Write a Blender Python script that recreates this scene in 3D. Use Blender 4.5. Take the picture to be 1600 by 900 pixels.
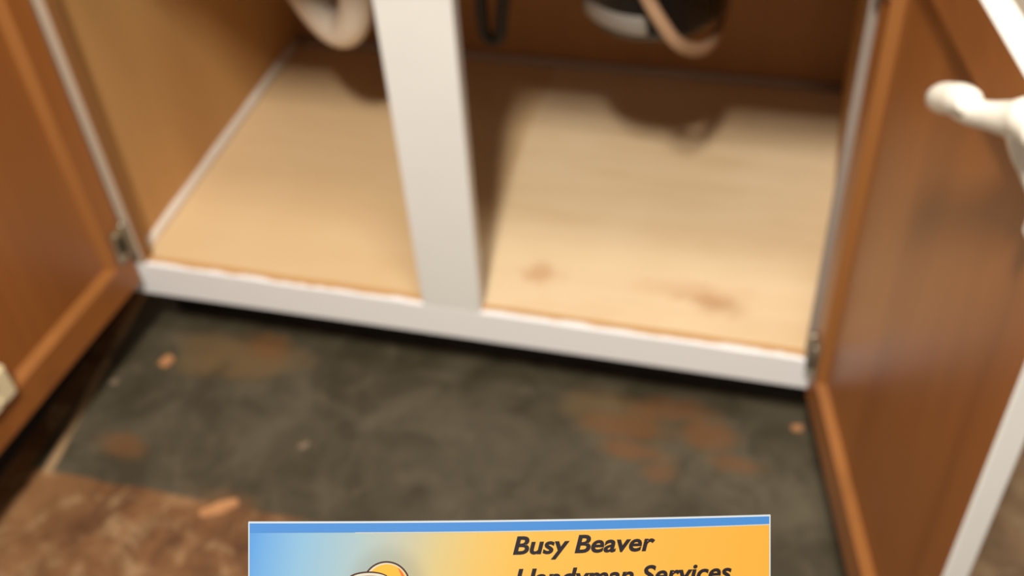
import bpy, bmesh, math, random
from mathutils import Vector, Matrix, Euler
random.seed(5)
S = bpy.context.scene
COL = S.collection
for o in list(bpy.data.objects):
    bpy.data.objects.remove(o)

# ------------------------------------------------------------------ camera, light, exposure
FOC = 1725.8                                   # focal length in pixels of a 1600 wide frame
CAM_LOC = Vector((0.782, -0.8959, 1.0931))
CAM_ROT = Euler((0.8083, 0.058, 0.2527), 'XYZ')
cd = bpy.data.cameras.new('camera')
cd.sensor_width = 36.0
cd.lens = FOC / 1600 * 36
cd.clip_start = 0.01
cd.dof.use_dof = True
cd.dof.focus_distance = 0.188
cd.dof.aperture_fstop = cd.lens / 1.95
cam = bpy.data.objects.new('camera', cd)
COL.objects.link(cam)
cam.location = CAM_LOC
cam.rotation_euler = CAM_ROT
S.camera = cam

S.view_settings.view_transform = 'Standard'
S.view_settings.look = 'None'
S.view_settings.gamma = 1
S.view_settings.use_curve_mapping = False
S.view_settings.exposure = 0.0

w = bpy.data.worlds.new('room_air')
S.world = w
w.use_nodes = True
w.node_tree.nodes['Background'].inputs[0].default_value = (1.0, 0.90, 0.80, 1)
w.node_tree.nodes['Background'].inputs[1].default_value = 0.30

ld = bpy.data.lights.new('kitchen_ceiling_lamp', 'AREA')
ld.shape = 'RECTANGLE'
ld.size = 0.16
ld.size_y = 0.32
ld.energy = 76
ld.color = (1.0, 0.95, 0.87)
lamp = bpy.data.objects.new('kitchen_ceiling_lamp', ld)
COL.objects.link(lamp)
lamp.location = (0.68, -1.30, 2.4)
lamp.rotation_euler = (math.radians(12), 0, 0)

ld = bpy.data.lights.new('added_front_light', 'AREA')  # added light, no fixture known; brightens the front of the cabinet floor
ld.shape = 'DISK'
ld.size = 0.35
ld.energy = 16
ld.color = (1.0, 0.93, 0.82)
lamp = bpy.data.objects.new('added_front_light', ld)
COL.objects.link(lamp)
lamp.location = (0.78, -0.50, 2.4)

# ------------------------------------------------------------------ material helpers
def lin(c):
    return tuple(((v / 255 / 12.92) if v / 255 <= .04045 else ((v / 255 + .055) / 1.055) ** 2.4) for v in c)
def col(c, k=1.0):
    return tuple(v * k for v in lin(c)) + (1,)

class NT:
    def __init__(self, name, rough=.5, metal=0, coat=0, spec=.5):
        self.m = bpy.data.materials.new(name)
        self.m.use_nodes = True
        self.t = self.m.node_tree
        self.b = self.t.nodes['Principled BSDF']
        self.b.inputs['Roughness'].default_value = rough
        self.b.inputs['Metallic'].default_value = metal
        self.b.inputs['Coat Weight'].default_value = coat
        self.b.inputs['Coat Roughness'].default_value = .25
        self.b.inputs['Specular IOR Level'].default_value = spec
        self.tc = self.t.nodes.new('ShaderNodeTexCoord')
    def put(self, sock, v):
        if isinstance(v, bpy.types.NodeSocket):
            self.t.links.new(v, sock)
        else:
            sock.default_value = v
    def map(self, scale=(1, 1, 1), loc=(0, 0, 0), src='Object'):
        n = self.t.nodes.new('ShaderNodeMapping')
        self.t.links.new(self.tc.outputs[src], n.inputs[0])
        n.inputs['Scale'].default_value = scale
        n.inputs['Location'].default_value = loc
        return n.outputs[0]
    def noise(self, vec, scale, detail=4, rough=.55, dist=0):
        n = self.t.nodes.new('ShaderNodeTexNoise')
        self.put(n.inputs['Vector'], vec)
        n.inputs['Scale'].default_value = scale
        n.inputs['Detail'].default_value = detail
        n.inputs['Roughness'].default_value = rough
        n.inputs['Distortion'].default_value = dist
        return n.outputs['Fac']
    def rng(self, v, a, b, c=0., d=1.):
        n = self.t.nodes.new('ShaderNodeMapRange')
        n.interpolation_type = 'SMOOTHSTEP'
        self.put(n.inputs['Value'], v)
        for k, x in zip(('From Min', 'From Max', 'To Min', 'To Max'), (a, b, c, d)):
            n.inputs[k].default_value = x
        return n.outputs[0]
    def mth(self, op, a, b=0.):
        n = self.t.nodes.new('ShaderNodeMath')
        n.operation = op
        self.put(n.inputs[0], a)
        self.put(n.inputs[1], b)
        return n.outputs[0]
    def mix(self, f, a, b):
        n = self.t.nodes.new('ShaderNodeMix')
        n.data_type = 'RGBA'
        self.put(n.inputs[0], f)
        self.put(n.inputs[6], a)
        self.put(n.inputs[7], b)
        return n.outputs[2]
    def xyz(self, v):
        n = self.t.nodes.new('ShaderNodeSeparateXYZ')
        self.t.links.new(v, n.inputs[0])
        return n.outputs
    def blob(self, P, cx, cy, rx, ry, wob, a=1.0, soft=.5):
        """soft-edged patch around (cx, cy); wob is a noise value that roughens its outline"""
        X = self.mth('DIVIDE', self.mth('SUBTRACT', P[0], cx), rx)
        Y = self.mth('DIVIDE', self.mth('SUBTRACT', P[1], cy), ry)
        d = self.mth('SQRT', self.mth('ADD', self.mth('MULTIPLY', X, X), self.mth('MULTIPLY', Y, Y)))
        d = self.mth('ADD', d, self.mth('MULTIPLY', self.mth('SUBTRACT', wob, .5), 2.2))
        return self.rng(d, 1 - soft, 1 + soft, a, 0.)
    def out(self, c):
        self.put(self.b.inputs['Base Color'], c)
        return self.m
    def bump(self, h, s, d=.001):
        n = self.t.nodes.new('ShaderNodeBump')
        n.inputs['Strength'].default_value = s
        n.inputs['Distance'].default_value = d
        self.put(n.inputs['Height'], h)
        self.t.links.new(n.outputs[0], self.b.inputs['Normal'])

def plain(name, c, rough=.5, metal=0, k=1.0, var=.06, sc=30, spec=.5):
    n = NT(name, rough, metal, spec=spec)
    f = n.noise(n.map(), sc, 3)
    a = tuple(v * (1 - var) for v in lin(c)); b = tuple(min(v * (1 + var), 1) for v in lin(c))
    return n.out(n.mix(f, tuple(v * k for v in a) + (1,), tuple(v * k for v in b) + (1,)))

def wood(name, c1, c2, rough=.35, axis='z', coat=0., sc=14, spec=.5):
    n = NT(name, rough, coat=coat, spec=spec)
    s = {'z': (1, 1, .06), 'x': (.06, 1, 1), 'y': (1, .06, 1)}[axis]
    v = n.map(s)
    f = n.noise(v, sc, 5, .6, .6)
    g = n.noise(v, sc * 7, 3, .6)
    m = n.mth('ADD', n.mth('MULTIPLY', n.rng(f, .3, .7), .75), n.mth('MULTIPLY', g, .25))
    return n.out(n.mix(m, c1, c2))

shaded_left_paint = plain('shaded_left_stile_paint', (186, 166, 146), .45, var=.05, sc=30)  # white stile paint darkened for the shade beside the left door
shaded_right_paint = plain('shaded_right_stile_paint', (148, 133, 122), .45, var=.08, sc=30)  # stile paint greyed further, shade beside the right door put into the colour
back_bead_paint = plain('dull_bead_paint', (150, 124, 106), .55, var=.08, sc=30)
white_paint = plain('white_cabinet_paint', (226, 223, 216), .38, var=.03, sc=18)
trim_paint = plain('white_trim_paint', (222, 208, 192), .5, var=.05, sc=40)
door_wood = wood('varnished_door_wood', col((138, 80, 33)), col((160, 97, 44)), .36, 'z', .08, 9, .4)
rail_wood = wood('varnished_door_rail_wood', col((138, 80, 33)), col((160, 97, 44)), .36, 'x', .25, 9)
bevel_wood = wood('door_panel_bevel_wood', col((146, 92, 44)), col((166, 106, 54)), .4, 'z', .1, 9)
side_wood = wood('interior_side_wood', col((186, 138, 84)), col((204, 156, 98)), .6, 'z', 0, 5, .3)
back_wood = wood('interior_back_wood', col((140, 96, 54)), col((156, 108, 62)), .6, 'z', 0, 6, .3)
raw_wood = plain('raw_wood', (206, 150, 92), .7, sc=60)
toe_mat = plain('dark_toe_kick', (34, 26, 20), .8)
hinge_metal = plain('aged_hinge_metal', (170, 160, 140), .35, .85)
hinge_dark = plain('dark_hinge_metal', (56, 50, 36), .5, .6)
pvc = plain('white_pvc', (226, 212, 192), .35, var=.03)
black_plastic = plain('black_plastic', (20, 15, 12), .45)
cord_mat = plain('black_cord_rubber', (26, 17, 11), .6)
grey_plate = plain('grey_nameplate', (146, 138, 128), .4, .1)
hose_mat = plain('beige_hose', (178, 142, 110), .45)
steel = plain('stainless_steel', (190, 190, 186), .3, .9)
counter_mat = plain('beige_laminate', (190, 170, 140), .4)
latch_mat = plain('white_latch_plastic', (236, 228, 214), .35, var=.02)
cream_mat = plain('cream_plastic', (226, 208, 168), .5, var=.03)
chip_mat = plain('pale_wood_splinter', (176, 124, 80), .7)
chip_grey = plain('grey_splinter', (120, 102, 82), .7)
wall_mat = plain('wall_paint', (206, 192, 170), .8, var=.03)

# cabinet floor: pale birch board with two stains
n = NT('birch_cabinet_floor', .42, spec=.4)
P = n.xyz(n.map(loc=(.419, .28, 0)))
wob = n.noise(n.map(), 38, 4)
grain = n.noise(n.map((.12, 1, 1)), 22, 4, .6, .4)
cloud = n.noise(n.map(), 5, 3)
base = n.mix(n.rng(grain, .3, .7), col((213, 184, 143)), col((222, 196, 157)))
base = n.mix(n.rng(cloud, .35, .7, 0, .55), base, col((228, 203, 166)))
base = n.mix(n.blob(P, .729, .072, .034, .014, wob, .55, .7), base, col((168, 112, 66)))
base = n.mix(n.blob(P, .700, .088, .05, .016, wob, .25, .6), base, col((190, 130, 80)))
base = n.mix(n.blob(P, .512, .085, .022, .016, wob, .5, .7), base, col((186, 132, 86)))
base = n.mix(n.blob(P, .56, .03, .08, .012, wob, .15, .7), base, col((190, 150, 100)))
# the left bay's board is a little yellower
base = n.mix(n.rng(P[0], .42, .425, .55, 0.), base, col((206, 170, 122)))
birch = n.out(base)

# bottom rail: paint worn through to the wood along its inner top edge
n = NT('worn_white_rail_paint', .4)
P = n.xyz(n.map(loc=(.419, .28, 0)))
wob = n.noise(n.map((1, .4, .4)), 26, 5, .7)
edge = n.mth('ADD', P[1], n.mth('MULTIPLY', n.mth('SUBTRACT', wob, .5), .016))
top = n.rng(P[2], .1415, .1425)
f = n.mth('MULTIPLY', n.rng(edge, .0035, .0065), top)
rail_mat = n.out(n.mix(f, col((236, 233, 231)), col((196, 150, 96))))

# floor: slate-look sheet tiles
n = NT('slate_look_vinyl_floor', .5, spec=.4)
P = n.xyz(n.map())
wob = n.noise(n.map(), 16, 5, .6)
big = n.noise(n.map(loc=(3, 1, 0)), 9, 5, .6, .8)
mid = n.noise(n.map(loc=(7, 2, 0)), 24, 5, .65, .6)
slate = n.mix(n.rng(big, .35, .68), col((60, 53, 38)), col((84, 76, 60)))
slate = n.mix(n.rng(mid, .5, .75, 0, .5), slate, col((96, 85, 68)))
slate = n.mix(n.rng(mid, .28, .42, .5, 0), slate, col((50, 42, 29)))
rust = col((112, 74, 42)); tan = col((106, 82, 52))
for (x, y, rx, ry, a, c) in ((.10, -.005, .085, .034, .75, tan), (.05, -.03, .05, .02, .5, tan), (.13, .02, .03, .02, .6, rust),
        (.013, -.18, .03, .016, .6, rust), (.60, .005, .05, .025, .55, tan), (.645, -.02, .05, .018, .7, rust),
        (.655, -.055, .035, .014, .75, rust), (.70, .02, .05, .018, .6, rust), (.735, -.01, .035, .02, .7, rust), (.78, -.05, .03, .012, .55, rust),
        (.69, -.08, .02, .012, .5, rust), (.19, -.24, .05, .02, .5, rust)):
    slate = n.mix(n.blob(P, x, y, rx, ry, wob, a, .6), slate, c)
brown = n.mix(n.rng(big, .36, .64), col((92, 60, 36)), col((128, 90, 56)))
brown = n.mix(n.rng(mid, .48, .68, 0, .75), brown, col((150, 120, 86)))
brown = n.mix(n.rng(wob, .3, .42, .7, 0), brown, col((70, 42, 25)))
ye = n.mth('ADD', P[1], n.mth('MULTIPLY', n.mth('SUBTRACT', wob, .5), .012))
isb = n.rng(ye, -.240, -.234, 1., 0.)
isb = n.mth('MULTIPLY', isb, n.rng(P[0], .25, .33, 1, 0))
isb = n.mth('MAXIMUM', isb, n.rng(P[0], .975, .98, 0., .4))
isb = n.mth('MAXIMUM', isb, n.rng(P[0], -.088, -.082, 1., 0.))
c = n.mix(isb, slate, brown)
seam = n.mth('ABSOLUTE', n.mth('ADD', n.mth('ADD', P[0], .0865), n.mth('MULTIPLY', P[1], .114)))
seam = n.rng(seam, .004, .009, .75, 0)
seam = n.mth('MULTIPLY', seam, n.rng(wob, .35, .55, .3, 1))
seam = n.mth('MULTIPLY', seam, n.rng(P[1], -.25, -.235))
c = n.mix(seam, c, col((176, 142, 104)))
floor_mat = n.out(c)
n.bump(mid, .25, .002)

# printed card: blue to yellow gradient (UV runs over the card in card widths/heights)
CARD_SHADE_K = .31  # scales the inks darker, standing in for shade missing over the card
n = NT('printed_card_face', .45, spec=.3)
uv = n.xyz(n.tc.outputs['UV'])
r = n.t.nodes.new('ShaderNodeValToRGB')
wx = n.mth('ADD', uv[0], n.mth('MULTIPLY', n.mth('SUBTRACT', uv[1], .9), -.12))
n.put(r.inputs[0], wx)
cr = r.color_ramp
stops = [(0, (96, 168, 240)), (.04, (122, 184, 240)), (.10, (150, 200, 234)), (.20, (180, 206, 212)), (.28, (204, 206, 186)), (.36, (230, 208, 144)), (.44, (246, 204, 112)), (.54, (254, 197, 86)), (1, (255, 188, 68))]
while len(cr.elements) < len(stops):
    cr.elements.new(.5)
for e, (p, c_) in zip(cr.elements, stops):
    e.position = p
    e.color = col(c_, CARD_SHADE_K)
halo = n.blob([uv[0], uv[1]], .262, 1 - 10.8 / 51, 6.2 / 90, 6.2 / 51, .5, .26, .3)
card_face = n.out(n.mix(halo, r.outputs[0], col((120, 125, 112), CARD_SHADE_K)))
def ink(name, c): return plain(name, c, .45, k=CARD_SHADE_K, var=.02, spec=.3)
card_edge = ink('card_edge_paper', (226, 236, 246))
ink_blue = ink('blue_ink', (78, 150, 230))
ink_white = ink('white_ink', (236, 232, 214))
ink_black = plain('black_ink', (26, 10, 22), .5, k=.35, spec=.3)
ink_hat = ink('hat_yellow_ink', (252, 198, 66))
ink_orange = ink('hat_orange_ink', (246, 120, 62))
ink_brown = ink('hat_outline_ink', (84, 48, 26))
ink_brim = ink('hat_brim_ink', (190, 120, 90))

# ------------------------------------------------------------------ mesh helpers
def box(bm, x0, x1, y0, y1, z0, z1, mat=0, bev=0.0):
    vs = [bm.verts.new(p) for p in ((x0, y0, z0), (x1, y0, z0), (x1, y1, z0), (x0, y1, z0), (x0, y0, z1), (x1, y0, z1), (x1, y1, z1), (x0, y1, z1))]
    fs = [bm.faces.new([vs[i] for i in q]) for q in ((3, 2, 1, 0), (4, 5, 6, 7), (0, 1, 5, 4), (1, 2, 6, 5), (2, 3, 7, 6), (3, 0, 4, 7))]
    for f in fs: f.material_index = mat
    if bev:
        es = list({e for f in fs for e in f.edges})
        bmesh.ops.bevel(bm, geom=es, offset=bev, segments=2, affect='EDGES', profile=.6)
    return vs

def tube(bm, pts, rad, seg=16, sub=6, cap=True, flat=None, mat=0):
    pts = [Vector(p) for p in pts]
    if not hasattr(rad, '__len__'): rad = [rad] * len(pts)
    P, Rr = [], []
    for i in range(len(pts) - 1):
        a, b, c, d = pts[max(i - 1, 0)], pts[i], pts[i + 1], pts[min(i + 2, len(pts) - 1)]
        for k in range(sub):
            t = k / sub
            P.append(.5 * ((2 * b) + (c - a) * t + (2 * a - 5 * b + 4 * c - d) * t * t + (3 * b - a - 3 * c + d) * t ** 3))
            Rr.append(rad[i] * (1 - t) + rad[i + 1] * t)
    P.append(pts[-1]); Rr.append(rad[-1])
    T = [(P[min(i + 1, len(P) - 1)] - P[max(i - 1, 0)]).normalized() for i in range(len(P))]
    N = T[0].orthogonal().normalized()
    if flat is not None: N = (Vector(flat) - T[0] * Vector(flat).dot(T[0])).normalized()
    rings = []
    for i, p in enumerate(P):
        N = (N - T[i] * N.dot(T[i])).normalized()
        B = T[i].cross(N)
        k = .55 if flat is not None else 1
        rings.append([bm.verts.new(p + (N * math.cos(a) * k + B * math.sin(a)) * Rr[i]) for a in [2 * math.pi * j / seg for j in range(seg)]])
    for a, b in zip(rings, rings[1:]):
        for j in range(seg):
            f = bm.faces.new((a[j], a[(j + 1) % seg], b[(j + 1) % seg], b[j])); f.smooth = True; f.material_index = mat
    if cap:
        for rg, p, tt, rr in ((rings[0], P[0], -T[0], Rr[0]), (rings[-1], P[-1], T[-1], Rr[-1])):
            c = bm.verts.new(p + tt * rr * .35)
            for j in range(seg):
                f = bm.faces.new((rg[j], rg[(j + 1) % seg], c)); f.smooth = True; f.material_index = mat

def lathe(bm, prof, cx, cy, seg=40, mat=0):
    rings = []
    for r_, z in prof:
        rings.append([bm.verts.new((cx + r_ * math.cos(2 * math.pi * j / seg), cy + r_ * math.sin(2 * math.pi * j / seg), z)) for j in range(seg)])
    for a, b in zip(rings, rings[1:]):
        for j in range(seg):
            f = bm.faces.new((a[j], a[(j + 1) % seg], b[(j + 1) % seg], b[j])); f.smooth = True; f.material_index = mat
    for rg in (rings[0], rings[-1]):
        f = bm.faces.new(rg); f.material_index = mat

def link(name, bm, mats, parent=None, root=None, fix=True):
    """bm is in world coordinates; the mesh is stored relative to its thing's base"""
    if fix: bmesh.ops.recalc_face_normals(bm, faces=bm.faces)
    me = bpy.data.meshes.new(name)
    if root is not None: bmesh.ops.translate(bm, vec=-Vector(root), verts=bm.verts)
    bm.to_mesh(me); bm.free()
    for m in (mats if isinstance(mats, (list, tuple)) else [mats]): me.materials.append(m)
    o = bpy.data.objects.new(name, me)
    COL.objects.link(o)
    if parent is not None: o.parent = parent
    elif root is not None: o.location = root
    return o

def tag(o, label=None, cat=None, group=None, kind=None):
    if label: o['label'] = label
    if cat: o['category'] = cat
    if group: o['group'] = group
    if kind: o['kind'] = kind
    return o

def thing(name, loc, label, cat, group=None):
    o = bpy.data.objects.new(name, None)
    o.empty_display_size = .05
    COL.objects.link(o)
    o.location = loc
    return tag(o, label, cat, group)

# ------------------------------------------------------------------ dimensions
ZB = .100                  # underside of the bottom rail
ZR = ZB + .049             # top of the bottom rail
ZT = .710                  # underside of the top rail
ZC = .876                  # top of the cabinet
W = .838                   # clear width between the outer stiles
FT = .019                  # face frame thickness
XL, XR = -.0188, W + .0188 # inner faces of the side panels
D = .558                   # front of the back panel
S1, S2 = .377, .458        # centre stile
FZ = ZR - .003             # cabinet floor surface

# ------------------------------------------------------------------ setting
bm = bmesh.new(); box(bm, -1.6, 2.4, -2.4, .60, -.03, 0)
tag(link('floor', bm, floor_mat), 'dark slate-look floor tiles with rusty brown patches', kind='structure')
bm = bmesh.new(); box(bm, -1.6, 2.4, .60, .66, -.03, 2.5)
tag(link('wall_back', bm, wall_mat), 'plain painted wall behind the sink cabinet', kind='structure')

# ------------------------------------------------------------------ sink cabinet
R0 = (W / 2, .28, 0)
cab = thing('sink_cabinet', R0, 'white-framed sink base cabinet with both wood-backed doors open and empty pale floor', 'cabinet')
def part(name, bm, m, parent=cab, root=R0, label=None, fix=True):
    o = link(name, bm, m, parent, root, fix)
    if label: o['label'] = label
    return o

def side_prism(bm, xa, xb):
    pr = ((FT, ZB), (FT, ZC), (D + .006, ZC), (D + .006, 0), (.088, 0), (.088, ZB))
    a = [bm.verts.new((xa, y, z)) for y, z in pr]; b = [bm.verts.new((xb, y, z)) for y, z in pr]
    bm.faces.new(a); bm.faces.new(b)
    for j in range(6): bm.faces.new((a[j], a[(j + 1) % 6], b[(j + 1) % 6], b[j]))
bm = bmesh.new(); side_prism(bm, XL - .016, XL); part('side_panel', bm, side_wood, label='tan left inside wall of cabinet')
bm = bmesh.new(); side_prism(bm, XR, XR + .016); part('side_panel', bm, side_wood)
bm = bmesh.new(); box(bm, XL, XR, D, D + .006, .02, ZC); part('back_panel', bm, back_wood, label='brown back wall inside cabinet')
# floor board with the raw front edge showing just behind the rail
bm = bmesh.new(); box(bm, XL, XR, FT - .001, D, FZ - .012, FZ, bev=.0008)
part('bottom_board', bm, birch, label='pale birch cabinet floor with small brown stains near the front right')
# bottom rail: its ends differ by a few millimetres, as hung
bm = bmesh.new()
n_ = 24
rows = []
for i in range(n_ + 1):
    t = i / n_; x = -.038 + t * (W + .076)
    zb = ZB - .004 + .004 * t + .0035 * math.sin(t * math.pi) * 0.3
    zt = ZR + .002 - .003 * t + random.uniform(-.0007, .0007)
    rows.append([bm.verts.new(p) for p in ((x, 0, zb), (x, 0, zt - .002), (x, .002, zt), (x, FT - .004, zt - .0005), (x, FT - .001, zt - .003), (x, FT, zb))])
for a, b in zip(rows, rows[1:]):
    for j in range(6):
        bm.faces.new((a[j], a[(j + 1) % 6], b[(j + 1) % 6], b[j]))
bm.faces.new(rows[0]); bm.faces.new(rows[-1])
part('bottom_rail', bm, rail_mat, label='white bottom rail with paint chipped along its top edge')
def stile(xa0, xb0, xa1, xb1, z0, z1, lab=None, m=white_paint):
    bm = bmesh.new()
    vs = [bm.verts.new(p) for p in ((xa0, 0, z0), (xb0, 0, z0), (xb0, FT, z0), (xa0, FT, z0), (xa1, 0, z1), (xb1, 0, z1), (xb1, FT, z1), (xa1, FT, z1))]
    fs = [bm.faces.new([vs[i] for i in q]) for q in ((3, 2, 1, 0), (4, 5, 6, 7), (0, 1, 5, 4), (1, 2, 6, 5), (2, 3, 7, 6), (3, 0, 4, 7))]
    bmesh.ops.bevel(bm, geom=list(bm.edges), offset=.0018, segments=2, affect='EDGES', profile=.6)
    if m is shaded_left_paint:                       # its inner side was never painted
        bm.normal_update()
        for f in bm.faces:
            if f.normal.x > .9 or f.normal.x < -.9: f.material_index = 1
        m = [m, back_wood]
    part('stile', bm, m, label=lab)
stile(-.038, 0, -.038, 0, ZR - .001, ZC, m=shaded_left_paint)
stile(S1 + .003, S2 - .003, S1, S2 + .005, ZR - .002, ZC, 'wide white centre stile between the two open bays')
stile(W, W + .038, W, W + .038, ZR - .002, ZC, m=shaded_right_paint)
for a, b in ((0, S1), (S2 + .005, W)):
    bm = bmesh.new(); box(bm, a, b, 0, FT, ZT, ZC, bev=.001); part('top_rail', bm, white_paint)
bm = bmesh.new(); box(bm, XL - .016, XR + .016, .072, .0875, 0, ZB); part('toe_kick', bm, toe_mat)
# painted bead along the floor joints
def bead(p0, p1, nrm, r_=.012, m=trim_paint):
    bm = bmesh.new()
    p0, p1, nrm = Vector(p0), Vector(p1), Vector(nrm)
    rr = []
    for p in [p0.lerp(p1, i / 12) for i in range(13)]:
        q = r_ * random.uniform(.92, 1.05)
        rr.append([bm.verts.new(p)] + [bm.verts.new(p + nrm * q * .7 * math.cos(a) + Vector((0, 0, q * math.sin(a)))) for a in [math.pi / 2 * k / 5 for k in range(6)]])
    for a, b in zip(rr, rr[1:]):
        for j in range(7):
            f = bm.faces.new((a[j], a[(j + 1) % 7], b[(j + 1) % 7], b[j])); f.smooth = j not in (0, 6)
    bm.faces.new(rr[0]); bm.faces.new(rr[-1])
    part('corner_bead', bm, m)
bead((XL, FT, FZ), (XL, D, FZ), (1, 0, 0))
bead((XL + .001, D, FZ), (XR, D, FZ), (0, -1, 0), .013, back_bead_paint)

# ------------------------------------------------------------------ doors
def build_door(hinge, e, out, wd, hd, z0, ins, lab, mirror, extras):
    """e: from the hinge to the free edge, out: from the inner face to the painted face"""
    hinge, e, out = Vector(hinge), Vector(e).normalized(), Vector(out).normalized()
    def Q(s, t, z): return hinge + e * s + out * t + Vector((0, 0, z0 + z))
    T = .019; ih, jf, ib, it = ins; c = .0015; bw = .011; dp = .008
    bm = bmesh.new()
    def ring(s0, s1, za, zb, t): return [bm.verts.new(Q(s, t, z)) for s, z in ((s0, za), (s1, za), (s1, zb), (s0, zb))]
    seq = [(ring(ih + bw, wd - jf - bw, ib + bw, hd - it - bw, dp + .004)),
           (ring(ih + bw, wd - jf - bw, ib + bw, hd - it - bw, dp)),
           (ring(ih, wd - jf, ib, hd - it, 0)),
           (ring(c, wd - c, c, hd - c, 0)),
           (ring(0, wd, 0, hd, c)),
           (ring(0, wd, 0, hd, T - c)),
           (ring(c, wd - c, c, hd - c, T)),
           (ring(ih, wd - jf, ib, hd - it, T)),
           (ring(ih + bw, wd - jf - bw, ib + bw, hd - it - bw, T - .005)),
           (ring(ih + bw, wd - jf - bw, ib + bw, hd - it - bw, dp + .004))]
    mats = [2, 2, 0, 1, 1, 1, 1, 1, 1]
    for k in range(len(seq) - 1):
        a, b = seq[k], seq[k + 1]
        for j in range(4):
            f = bm.faces.new((a[j], a[(j + 1) % 4], b[(j + 1) % 4], b[j]))
            f.material_index = mats[k]
            if k == 2 and j in (0, 2): f.material_index = 3
    bmesh.ops.remove_doubles(bm, verts=bm.verts, dist=1e-6)
    d = part('door', bm, [door_wood, white_paint, bevel_wood, rail_wood], label=lab)
    bm = bmesh.new()
    s0, s1, a, b = ih + bw - .001, wd - jf - bw + .001, ib + bw - .001, hd - it - bw + .001
    va = [bm.verts.new(Q(s, dp + .0005, z)) for s, z in ((s0, a), (s1, a), (s1, b), (s0, b))]
    vb = [bm.verts.new(Q(s, T - .006, z)) for s, z in ((s0, a), (s1, a), (s1, b), (s0, b))]
    bm.faces.new(va); f = bm.faces.new(vb); f.material_index = 1
    for j in range(4): bm.faces.new((va[j], va[(j + 1) % 4], vb[(j + 1) % 4], vb[j]))
    part('door_panel', bm, [door_wood, white_paint], parent=d)
    def obox(bm, s0, s1, t0, t1, za, zb, mat=0, bev=.0008):
        vs = [bm.verts.new(Q(s, t, z)) for s, t, z in ((s0, t0, za), (s1, t0, za), (s1, t1, za), (s0, t1, za), (s0, t0, zb), (s1, t0, zb), (s1, t1, zb), (s0, t1, zb))]
        fs = [bm.faces.new([vs[i] for i in q]) for q in ((3, 2, 1, 0), (4, 5, 6, 7), (0, 1, 5, 4), (1, 2, 6, 5), (2, 3, 7, 6), (3, 0, 4, 7))]
        for f in fs: f.material_index = mat
        bmesh.ops.bevel(bm, geom=list({e_ for f in fs for e_ in f.edges}), offset=bev, segments=2, affect='EDGES')
    for zc in (.075, hd - .075):
        bm = bmesh.new()
        obox(bm, .006, .026, -.003, .0, zc - .024, zc + .024)                    # leaf on the door stile
        obox(bm, .009, .020, -.0065, -.003, zc - .012, zc + .012, 1)             # dark spring box
        tube(bm, [Q(.002, -.003, zc - .026), Q(.002, -.003, zc), Q(.002, -.003, zc + .026)], .0042, 12, 2)
        for dz in (-.018, .018):
            tube(bm, [Q(.016, -.002, zc + dz), Q(.016, -.0045, zc + dz)], .0032, 10, 1)
        part('hinge', bm, [hinge_metal, hinge_dark], parent=d)
    extras(d, Q, obox)
    return d

def right_extras(d, Q, obox):
    bm = bmesh.new()
    # base plate on the door, elbow, arm and flat rounded hook end
    obox(bm, .348, .368, -.005, 0, .548, .600, 0, .002)
    tube(bm, [Q(*p) for p in LATCH_LEG], LATCH_LEG_R, 16, 6)
    tube(bm, [Q(*p) for p in LATCH_ARM], LATCH_ARM_R, 16, 6)
    tube(bm, [Q(*p) for p in LATCH_PAD], LATCH_PAD_R, 18, 6)
    part('latch_arm', bm, latch_mat, parent=d, label='white plastic catch arm with rounded hook end')
LATCH_LEG = [(.350, -.003, .583), (.345, -.008, .592), (.342, -.013, .602), (.343, -.018, .618)]
LATCH_LEG_R = [.009, .0085, .0095, .0115]
LATCH_ARM = [(.362, -.017, .628), (.346, -.019, .625), (.334, -.022, .617), (.318, -.026, .608), (.298, -.030, .597), (.281, -.032, .588)]
LATCH_ARM_R = [.012, .0125, .0105, .0085, .0078, .006]
LATCH_PAD = [(.258, -.035, .580), (.270, -.0355, .588), (.291, -.035, .601), (.302, -.034, .607)]
LATCH_PAD_R = [.0080, .0098, .0098, .0078]

def left_extras(d, Q, obox):
    bm = bmesh.new()
    obox(bm, .243, .292, -.008, .009, .052, .096, 0, .002)
    for dz in (.062, .086):
        tube(bm, [Q(.268, -.007, dz), Q(.268, -.010, dz)], .003, 10, 1)
    part('catch_plate', bm, cream_mat, parent=d, label='cream plastic block by the bottom rail')

ra, la = 1.8081, 1.6437
build_door((.8451, -.0188, 0), (-math.cos(ra), -math.sin(ra), 0), (math.sin(ra), -math.cos(ra), 0), .3944, .6147, ZB + .0107,
           (.028, .040, .050, .048), 'open right door showing its brown wood inside and white edge', False, right_extras)
build_door((-.0089, -.0077, 0), (math.cos(la), -math.sin(la), 0), (-math.sin(la), -math.cos(la), 0), .3944, .6000, ZB + .0255,
           (.033, .040, .047, .048), 'open left door showing its brown wood inside', True, left_extras)

# ------------------------------------------------------------------ base cabinet added to darken the floor beside the left door
NB = (-.36, -.5, 0)
nb = thing('added_base_cabinet', NB, 'base cabinet added behind the open left door to darken the floor, its dark toe recess showing beneath the door', 'cabinet')
bm = bmesh.new(); box(bm, -.66, -.066, -1.0, -.045, .102, ZC, bev=.002); link('added_cabinet_body', bm, white_paint, nb, NB)
bm = bmesh.new(); box(bm, -.66, -.115, -1.0, -.045, 0, .1018); link('toe_kick', bm, toe_mat, nb, NB)  # toe kick of the added cabinet
bm = bmesh.new(); box(bm, -.660, -.039, -.0445, .0, .102, ZC); link('added_corner_filler', bm, white_paint, nb, NB)
bm = bmesh.new(); box(bm, -.660, -.115, -.0445, .5, 0, .1018); link('toe_kick', bm, toe_mat, nb, NB)  # toe kick of the added cabinet, under its corner filler

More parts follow.
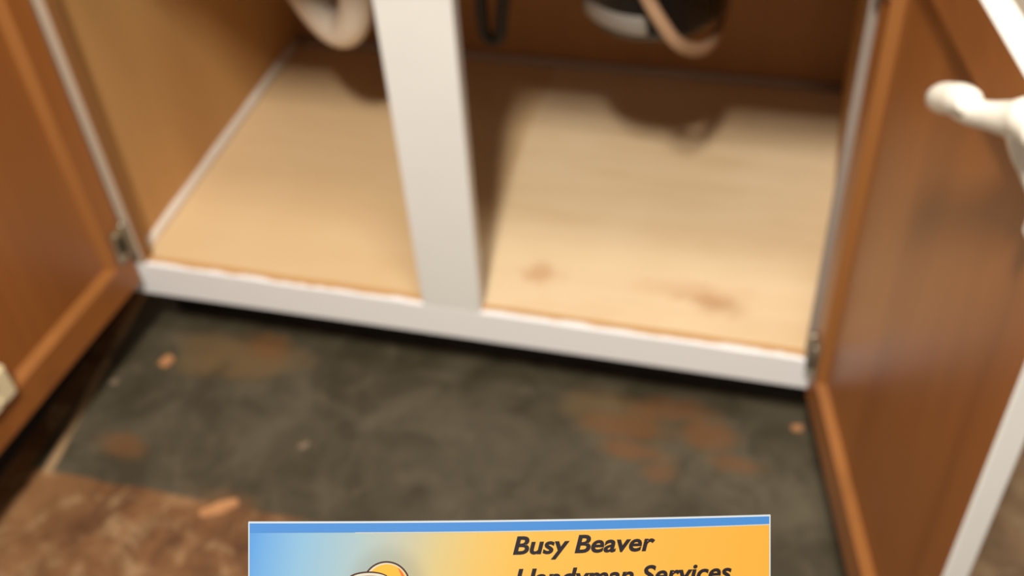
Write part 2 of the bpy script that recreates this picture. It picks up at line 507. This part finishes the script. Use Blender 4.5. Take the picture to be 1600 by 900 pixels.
# ------------------------------------------------------------------ countertop and sink (above the frame; they shade the inside)
bm = bmesh.new()
hx0, hx1, hy0, hy1 = .10, .80, .09, .50
for q in ((-.04, hx0, -.03, .598), (hx1, W + .04, -.03, .598), (hx0, hx1, -.03, hy0), (hx0, hx1, hy1, .598)):
    box(bm, q[0], q[1], q[2], q[3], ZC + .0005, ZC + .038)
bmesh.ops.remove_doubles(bm, verts=bm.verts, dist=1e-5)
tag(link('countertop', bm, counter_mat, root=(W / 2, .28, ZC)), 'beige laminate countertop lying over the sink cabinet', 'countertop')
SK = (.45, .295, ZC + .038)
sink = thing('kitchen_sink', SK, 'stainless steel two-bowl sink set into the countertop', 'sink')
for (a, b) in ((hx0 + .012, .437), (.463, hx1 - .012)):
    bm = bmesh.new()
    zt, zb = ZC + .039, .722
    def rr(x0, x1, y0, y1, z, r_=.05):
        out = []
        for cx, cy, a0 in ((x1 - r_, y1 - r_, 0), (x0 + r_, y1 - r_, 90), (x0 + r_, y0 + r_, 180), (x1 - r_, y0 + r_, 270)):
            for k in range(5):
                an = math.radians(a0 + k * 22.5); out.append(bm.verts.new((cx + r_ * math.cos(an), cy + r_ * math.sin(an), z)))
        return out
    y0, y1 = hy0 + .012, hy1 - .012
    L = [rr(a + .02, b - .02, y0 + .02, y1 - .02, zb + .002, .04), rr(a + .004, b - .004, y0 + .004, y1 - .004, zb + .03), rr(a + .002, b - .002, y0 + .002, y1 - .002, zt),
         rr(a, b, y0, y1, zt), rr(a + .001, b - .001, y0 + .001, y1 - .001, zb + .03), rr(a + .019, b - .019, y0 + .019, y1 - .019, zb, .04)]
    for p, q in zip(L, L[1:]):
        for j in range(20): bm.faces.new((p[j], p[(j + 1) % 20], q[(j + 1) % 20], q[j]))
    bm.faces.new(L[0]); bm.faces.new(L[-1])
    link('bowl', bm, steel, sink, SK)
bm = bmesh.new()
for q in ((hx0 - .01, hx0 + .0118, hy0 - .01, hy1 + .01), (hx1 - .0118, hx1 + .01, hy0 - .01, hy1 + .01), (.4372, .4628, hy0 + .0118, hy1 - .0118), (hx0 + .0118, hx1 - .0118, hy0 - .01, hy0 + .0118), (hx0 + .0118, hx1 - .0118, hy1 - .0118, hy1 + .01)):
    box(bm, q[0], q[1], q[2], q[3], ZC + .0382, ZC + .041)
link('rim', bm, steel, sink, SK)

# ------------------------------------------------------------------ plumbing under the sink
TR = (.2380, .26, .60)
trap = thing('drain_trap', TR, 'white plastic drain trap bend hanging in the left bay', 'drain pipe')
bm = bmesh.new()
tube(bm, [(.238, .262, .712), (.2415, .26, .62), (.2445, .26, .52), (.244, .26, .46), (.239, .26, .41), (.2295, .263, .376), (.208, .275, .3535), (.182, .29, .3565), (.157, .305, .376),
          (.130, .325, .402), (.102, .35, .432), (.084, .375, .450), (.076, .42, .456), (.076, .555, .458)], [.0215] * 5 + [.0222, .0235, .0255, .027, .0275, .027, .025, .023, .0215], 20, 6)
link('trap_pipe', bm, pvc, trap, TR)
def nut(p, d, r_=.030, h=.022):
    p, d = Vector(p), Vector(d).normalized()
    bm = bmesh.new()
    tube(bm, [p - d * h / 2, p - d * h * .4, p + d * h * .4, p + d * h / 2], [r_ * .92, r_, r_, r_ * .92], 8, 1)
    for f in bm.faces: f.smooth = False
    link('slip_nut', bm, pvc, trap, TR)
nut((.2445, .26, .54), (0, 0, 1)); nut((.0765, .41, .4555), (-.05, 1, .1)); nut((.2385, .262, .70), (0, 0, 1), .034)

DS = (.6135, .262, .423)
disp = thing('garbage_disposal', DS, 'black garbage disposal hanging under the right sink bowl, grey plate on its rim', 'garbage disposal')
bm = bmesh.new()
cx, cy, zb = .6135, .262, .423
lathe(bm, [(.040, zb), (.064, zb + .001), (.076, zb + .006), (.0825, zb + .014), (.0835, zb + .024), (.0835, zb + .19), (.074, zb + .215), (.060, zb + .235), (.052, zb + .26)], cx, cy, 48)
link('motor_housing', bm, black_plastic, disp, DS)
bm = bmesh.new()
lathe(bm, [(.050, zb + .26), (.052, zb + .262), (.052, zb + .285), (.044, zb + .288), (.044, .7195)], cx, cy, 40)
link('mounting_collar', bm, steel, disp, DS)
bm = bmesh.new()                                  # wrapped nameplate low on the left front
g0, g1 = math.radians(208), math.radians(275)
prev = None
for i in range(15):
    a = g0 + (g1 - g0) * i / 14
    cur = [bm.verts.new((cx + r_ * math.cos(a), cy + r_ * math.sin(a), z)) for r_, z in ((.0828, zb + .0165), (.0840, zb + .0175), (.0852, zb + .040), (.0838, zb + .041))]
    if prev:
        for j in range(4):
            f = bm.faces.new((prev[j], prev[(j + 1) % 4], cur[(j + 1) % 4], cur[j])); f.smooth = True
    else: bm.faces.new(cur)
    prev = cur
bm.faces.new(prev)
link('nameplate', bm, grey_plate, disp, DS, )['label'] = 'grey plate around lower left of housing'
bm = bmesh.new()
tube(bm, [(cx, cy + .078, .58), (cx, cy + .12, .575), (cx, cy + .15, .55), (cx - .02, .45, .53)], .019, 16, 5)
link('discharge_elbow', bm, black_plastic, disp, DS)

bm = bmesh.new()
tube(bm, [(.570, .125, .715), (.580, .135, .62), (.6078, .150, .5408), (.6235, .150, .504), (.6410, .152, .4722), (.6561, .162, .4453), (.6704, .192, .4200), (.6835, .237, .3990), (.691, .30, .392), (.692, .36, .42), (.700, .42, .50), (.70, .47, .715)], .0075, 14, 6)
tag(link('drain_hose', bm, hose_mat, root=(.6704, .192, .405)), 'beige drain hose looping down in front of the black disposal', 'hose')
bm = bmesh.new()
tube(bm, [(.374, .34, .720), (.3752, .36, .52), (.3746, .36, .4186), (.3718, .36, .3729), (.3712, .36, .3309), (.3735, .36, .3115), (.3835, .36, .3045), (.3935, .36, .3115), (.3975, .36, .3374), (.4034, .36, .3755), (.4055, .36, .4209), (.408, .36, .52), (.412, .37, .720)], .009, 12, 6)
tag(link('power_cord', bm, cord_mat, root=(.3835, .36, .31)), 'black power cord loop hanging beside the centre stile', 'cord')

# ------------------------------------------------------------------ debris on the floor
def chip(x, y, L, wd, h, ang, m, label, name='wood_chip'):
    bm = bmesh.new()
    k = 7; prof = []
    for i in range(k):
        t = i / (k - 1); s = (t - .5) * L
        ww = wd * (.55 + .45 * math.sin(math.pi * min(max(t, .12), .88))) * random.uniform(.8, 1.1) / 2
        lift = .0018 * math.sin(t * 5)
        prof.append([bm.verts.new((s + random.uniform(-.1, .1) * L / k, yy, zz)) for yy, zz in ((-ww, .0003), (ww, .0003), (ww * .8, h * random.uniform(.7, 1.1)), (-ww * .75, h * random.uniform(.8, 1.2)))])
    for a, b in zip(prof, prof[1:]):
        for j in range(4): bm.faces.new((a[j], a[(j + 1) % 4], b[(j + 1) % 4], b[j]))
    bm.faces.new(prof[0]); bm.faces.new(prof[-1])
    bmesh.ops.recalc_face_normals(bm, faces=bm.faces)
    bmesh.ops.rotate(bm, cent=(0, 0, 0), matrix=Matrix.Rotation(ang, 3, 'Z'), verts=bm.verts)
    o = link(name, bm, m); o.location = (x, y, 0)
    tag(o, label, 'wood chip')
chip(.182, -.243, .046, .016, .004, .62, chip_mat, 'long tan splinter of wood on the brown tile left of the card')
chip(.003, -.036, .020, .015, .005, 1.1, chip_mat, 'small orange wood chip on the dark tile below the left bay')
chip(.247, -.133, .015, .009, .003, .9, chip_grey, 'tiny greyish wood chip in the middle of the dark tile')
chip(-.050, -.084, .012, .010, .003, .3, chip_grey, 'tiny dull wood chip near the left door, below the orange one')
chip(.846, .021, .014, .011, .004, .2, chip_mat, 'small pale wood chip by the bottom corner of the right door')

# ------------------------------------------------------------------ business card held up close
CM = Matrix.Translation(CAM_LOC) @ CAM_ROT.to_matrix().to_4x4()
CW, CH, CT = .0900, .0510, .0004
CB = CM @ Vector((0, -.0397 - CH, -.190))
def card_pt(u, v, lift=0.0):
    """u to the right and v downwards over the slightly bowed card, in metres"""
    f = 1 + .031 * max(u / CW, 0) ** 2.2
    return CM @ Vector((-.04476 + u, -.03969 - v, -.1875 * f + lift))
card = thing('business_card', CB, 'blue and yellow business card for a handyman service held up close', 'business card')
bm = bmesh.new()
NX, NY = 40, 8
uvl = bm.loops.layers.uv.new('UVMap')
def grid(lift):
    return [[bm.verts.new(card_pt(CW * i / NX, CH * j / NY, lift)) for j in range(NY + 1)] for i in range(NX + 1)]
F, B = grid(0), grid(-CT)
for i in range(NX):
    for j in range(NY):
        for G, mi in ((F, 0), (B, 1)):
            f = bm.faces.new((G[i][j], G[i][j + 1], G[i + 1][j + 1], G[i + 1][j])); f.smooth = True; f.material_index = mi
            for l, (a, b) in zip(f.loops, ((i, j), (i, j + 1), (i + 1, j + 1), (i + 1, j))):
                l[uvl].uv = (a / NX, 1 - b / NY)
def rim(seq):
    for (a, b) in zip(seq, seq[1:]):
        f = bm.faces.new([bm.verts.new(q.co) for q in (F[a[0]][a[1]], F[b[0]][b[1]], B[b[0]][b[1]], B[a[0]][a[1]])]); f.material_index = 1
rim([(i, 0) for i in range(NX + 1)]); rim([(i, NY) for i in range(NX + 1)]); rim([(0, j) for j in range(NY + 1)]); rim([(NX, j) for j in range(NY + 1)])
link('paper', bm, [card_face, card_edge], card, CB)

def patch(name, outline_top, outline_bot, m, lift):
    """strip between two u->v curves"""
    bm = bmesh.new()
    a = [bm.verts.new(card_pt(u, v, lift)) for u, v in outline_top]
    b = [bm.verts.new(card_pt(u, v, lift)) for u, v in outline_bot]
    for i in range(len(a) - 1): bm.faces.new((a[i], b[i], b[i + 1], a[i + 1]))
    return link(name, bm, m, card, CB)
us = [CW * i / 40 for i in range(41)]
vb = lambda u: .00184 - .00024 * (u / CW) ** 3
e_ = .0002
us2 = [e_ + (CW - 2 * e_) * i / 40 for i in range(41)]
patch('cut_edge', [(u, 0) for u in us], [(u, .0003) for u in us], card_edge, .00003)['label'] = 'pale cut edge of card'  # white paper strips along the card's cut edges
patch('blue_band', [(u, .00025) for u in us2], [(u, vb(u)) for u in us2], ink_blue, .00004)['label'] = 'blue printed band along the top'
patch('pale_line', [(u, vb(u)) for u in us2[8:]], [(u, vb(u) + .00016) for u in us2[8:]], ink_white, .00004)
patch('cut_edge', [(0, v) for v in [CH * i / 10 for i in range(11)]], [(.00022, v) for v in [CH * i / 10 for i in range(11)]], card_edge, .00005)
patch('cut_edge', [(CW, v) for v in [CH * i / 10 for i in range(11)]], [(CW - .00022, v) for v in [CH * i / 10 for i in range(11)]], card_edge, .00005)

def text(body, u0, v0, width, cap, rise):
    cu = bpy.data.curves.new('lettering', 'FONT')
    cu.body = body; cu.size = 1; cu.shear = .22; cu.offset = .027; cu.resolution_u = 4
    o = bpy.data.objects.new('lettering', cu); COL.objects.link(o)
    bpy.context.view_layer.update()
    me = bpy.data.meshes.new_from_object(o.evaluated_get(bpy.context.evaluated_depsgraph_get()))
    bpy.data.objects.remove(o)
    xs = [v.co.x for v in me.vertices]; x0, x1 = min(xs), max(xs)
    caph = .74
    for v in me.vertices:
        uu = (v.co.x - x0) / (x1 - x0); vv = v.co.y / caph
        v.co = card_pt(u0 + uu * width, v0 - rise * uu - vv * cap, .00006) - CB
    me.materials.clear(); me.materials.append(ink_black)
    o = bpy.data.objects.new('lettering', me); COL.objects.link(o); o.parent = card
    o['label'] = 'black bold italic lettering'
text('Busy Beaver', .0449, .00578, .0246, .00315, .00020)
text('Handyman Services', .0452, .01135, .0378, .00315, .00030)

def disc(bm, cu_, cv, ru, rv, lift, a0=0, a1=360, n=48, mi=0):
    vs = [bm.verts.new(card_pt(cu_ + ru * math.cos(math.radians(a0 + (a1 - a0) * k / n)), cv - rv * math.sin(math.radians(a0 + (a1 - a0) * k / n)), lift)) for k in range(n + (0 if a1 - a0 == 360 else 1))]
    f = bm.faces.new(vs); f.material_index = mi
bm = bmesh.new()                                    # plain yellow hard hat printed on the card
hu, hv, hr = .0234, .0108, .00407
disc(bm, hu, hv, hr, hr, .00005, -5, 185, mi=0)
disc(bm, hu, hv, hr - .0003, hr - .0003, .00006, -4, 184, mi=3)
disc(bm, hu + .0001, hv, hr - .00052, hr - .00052, .00007, -4, 184, mi=1)
disc(bm, hu - .0004, hv, hr - .0003, hr - .0003, .00008, -4, 52, n=20, mi=2)
disc(bm, hu - .0030, hv - .0008, .0037, .00155, .00009, mi=0)
disc(bm, hu - .0029, hv - .0008, .0034, .00128, .00010, mi=3)
disc(bm, hu - .0029, hv - .0006, .0032, .00105, .00011, mi=4)
link('hard_hat_print', bm, [ink_brown, ink_hat, ink_orange, ink_white, ink_brim], card, CB)['label'] = 'printed yellow hard hat'
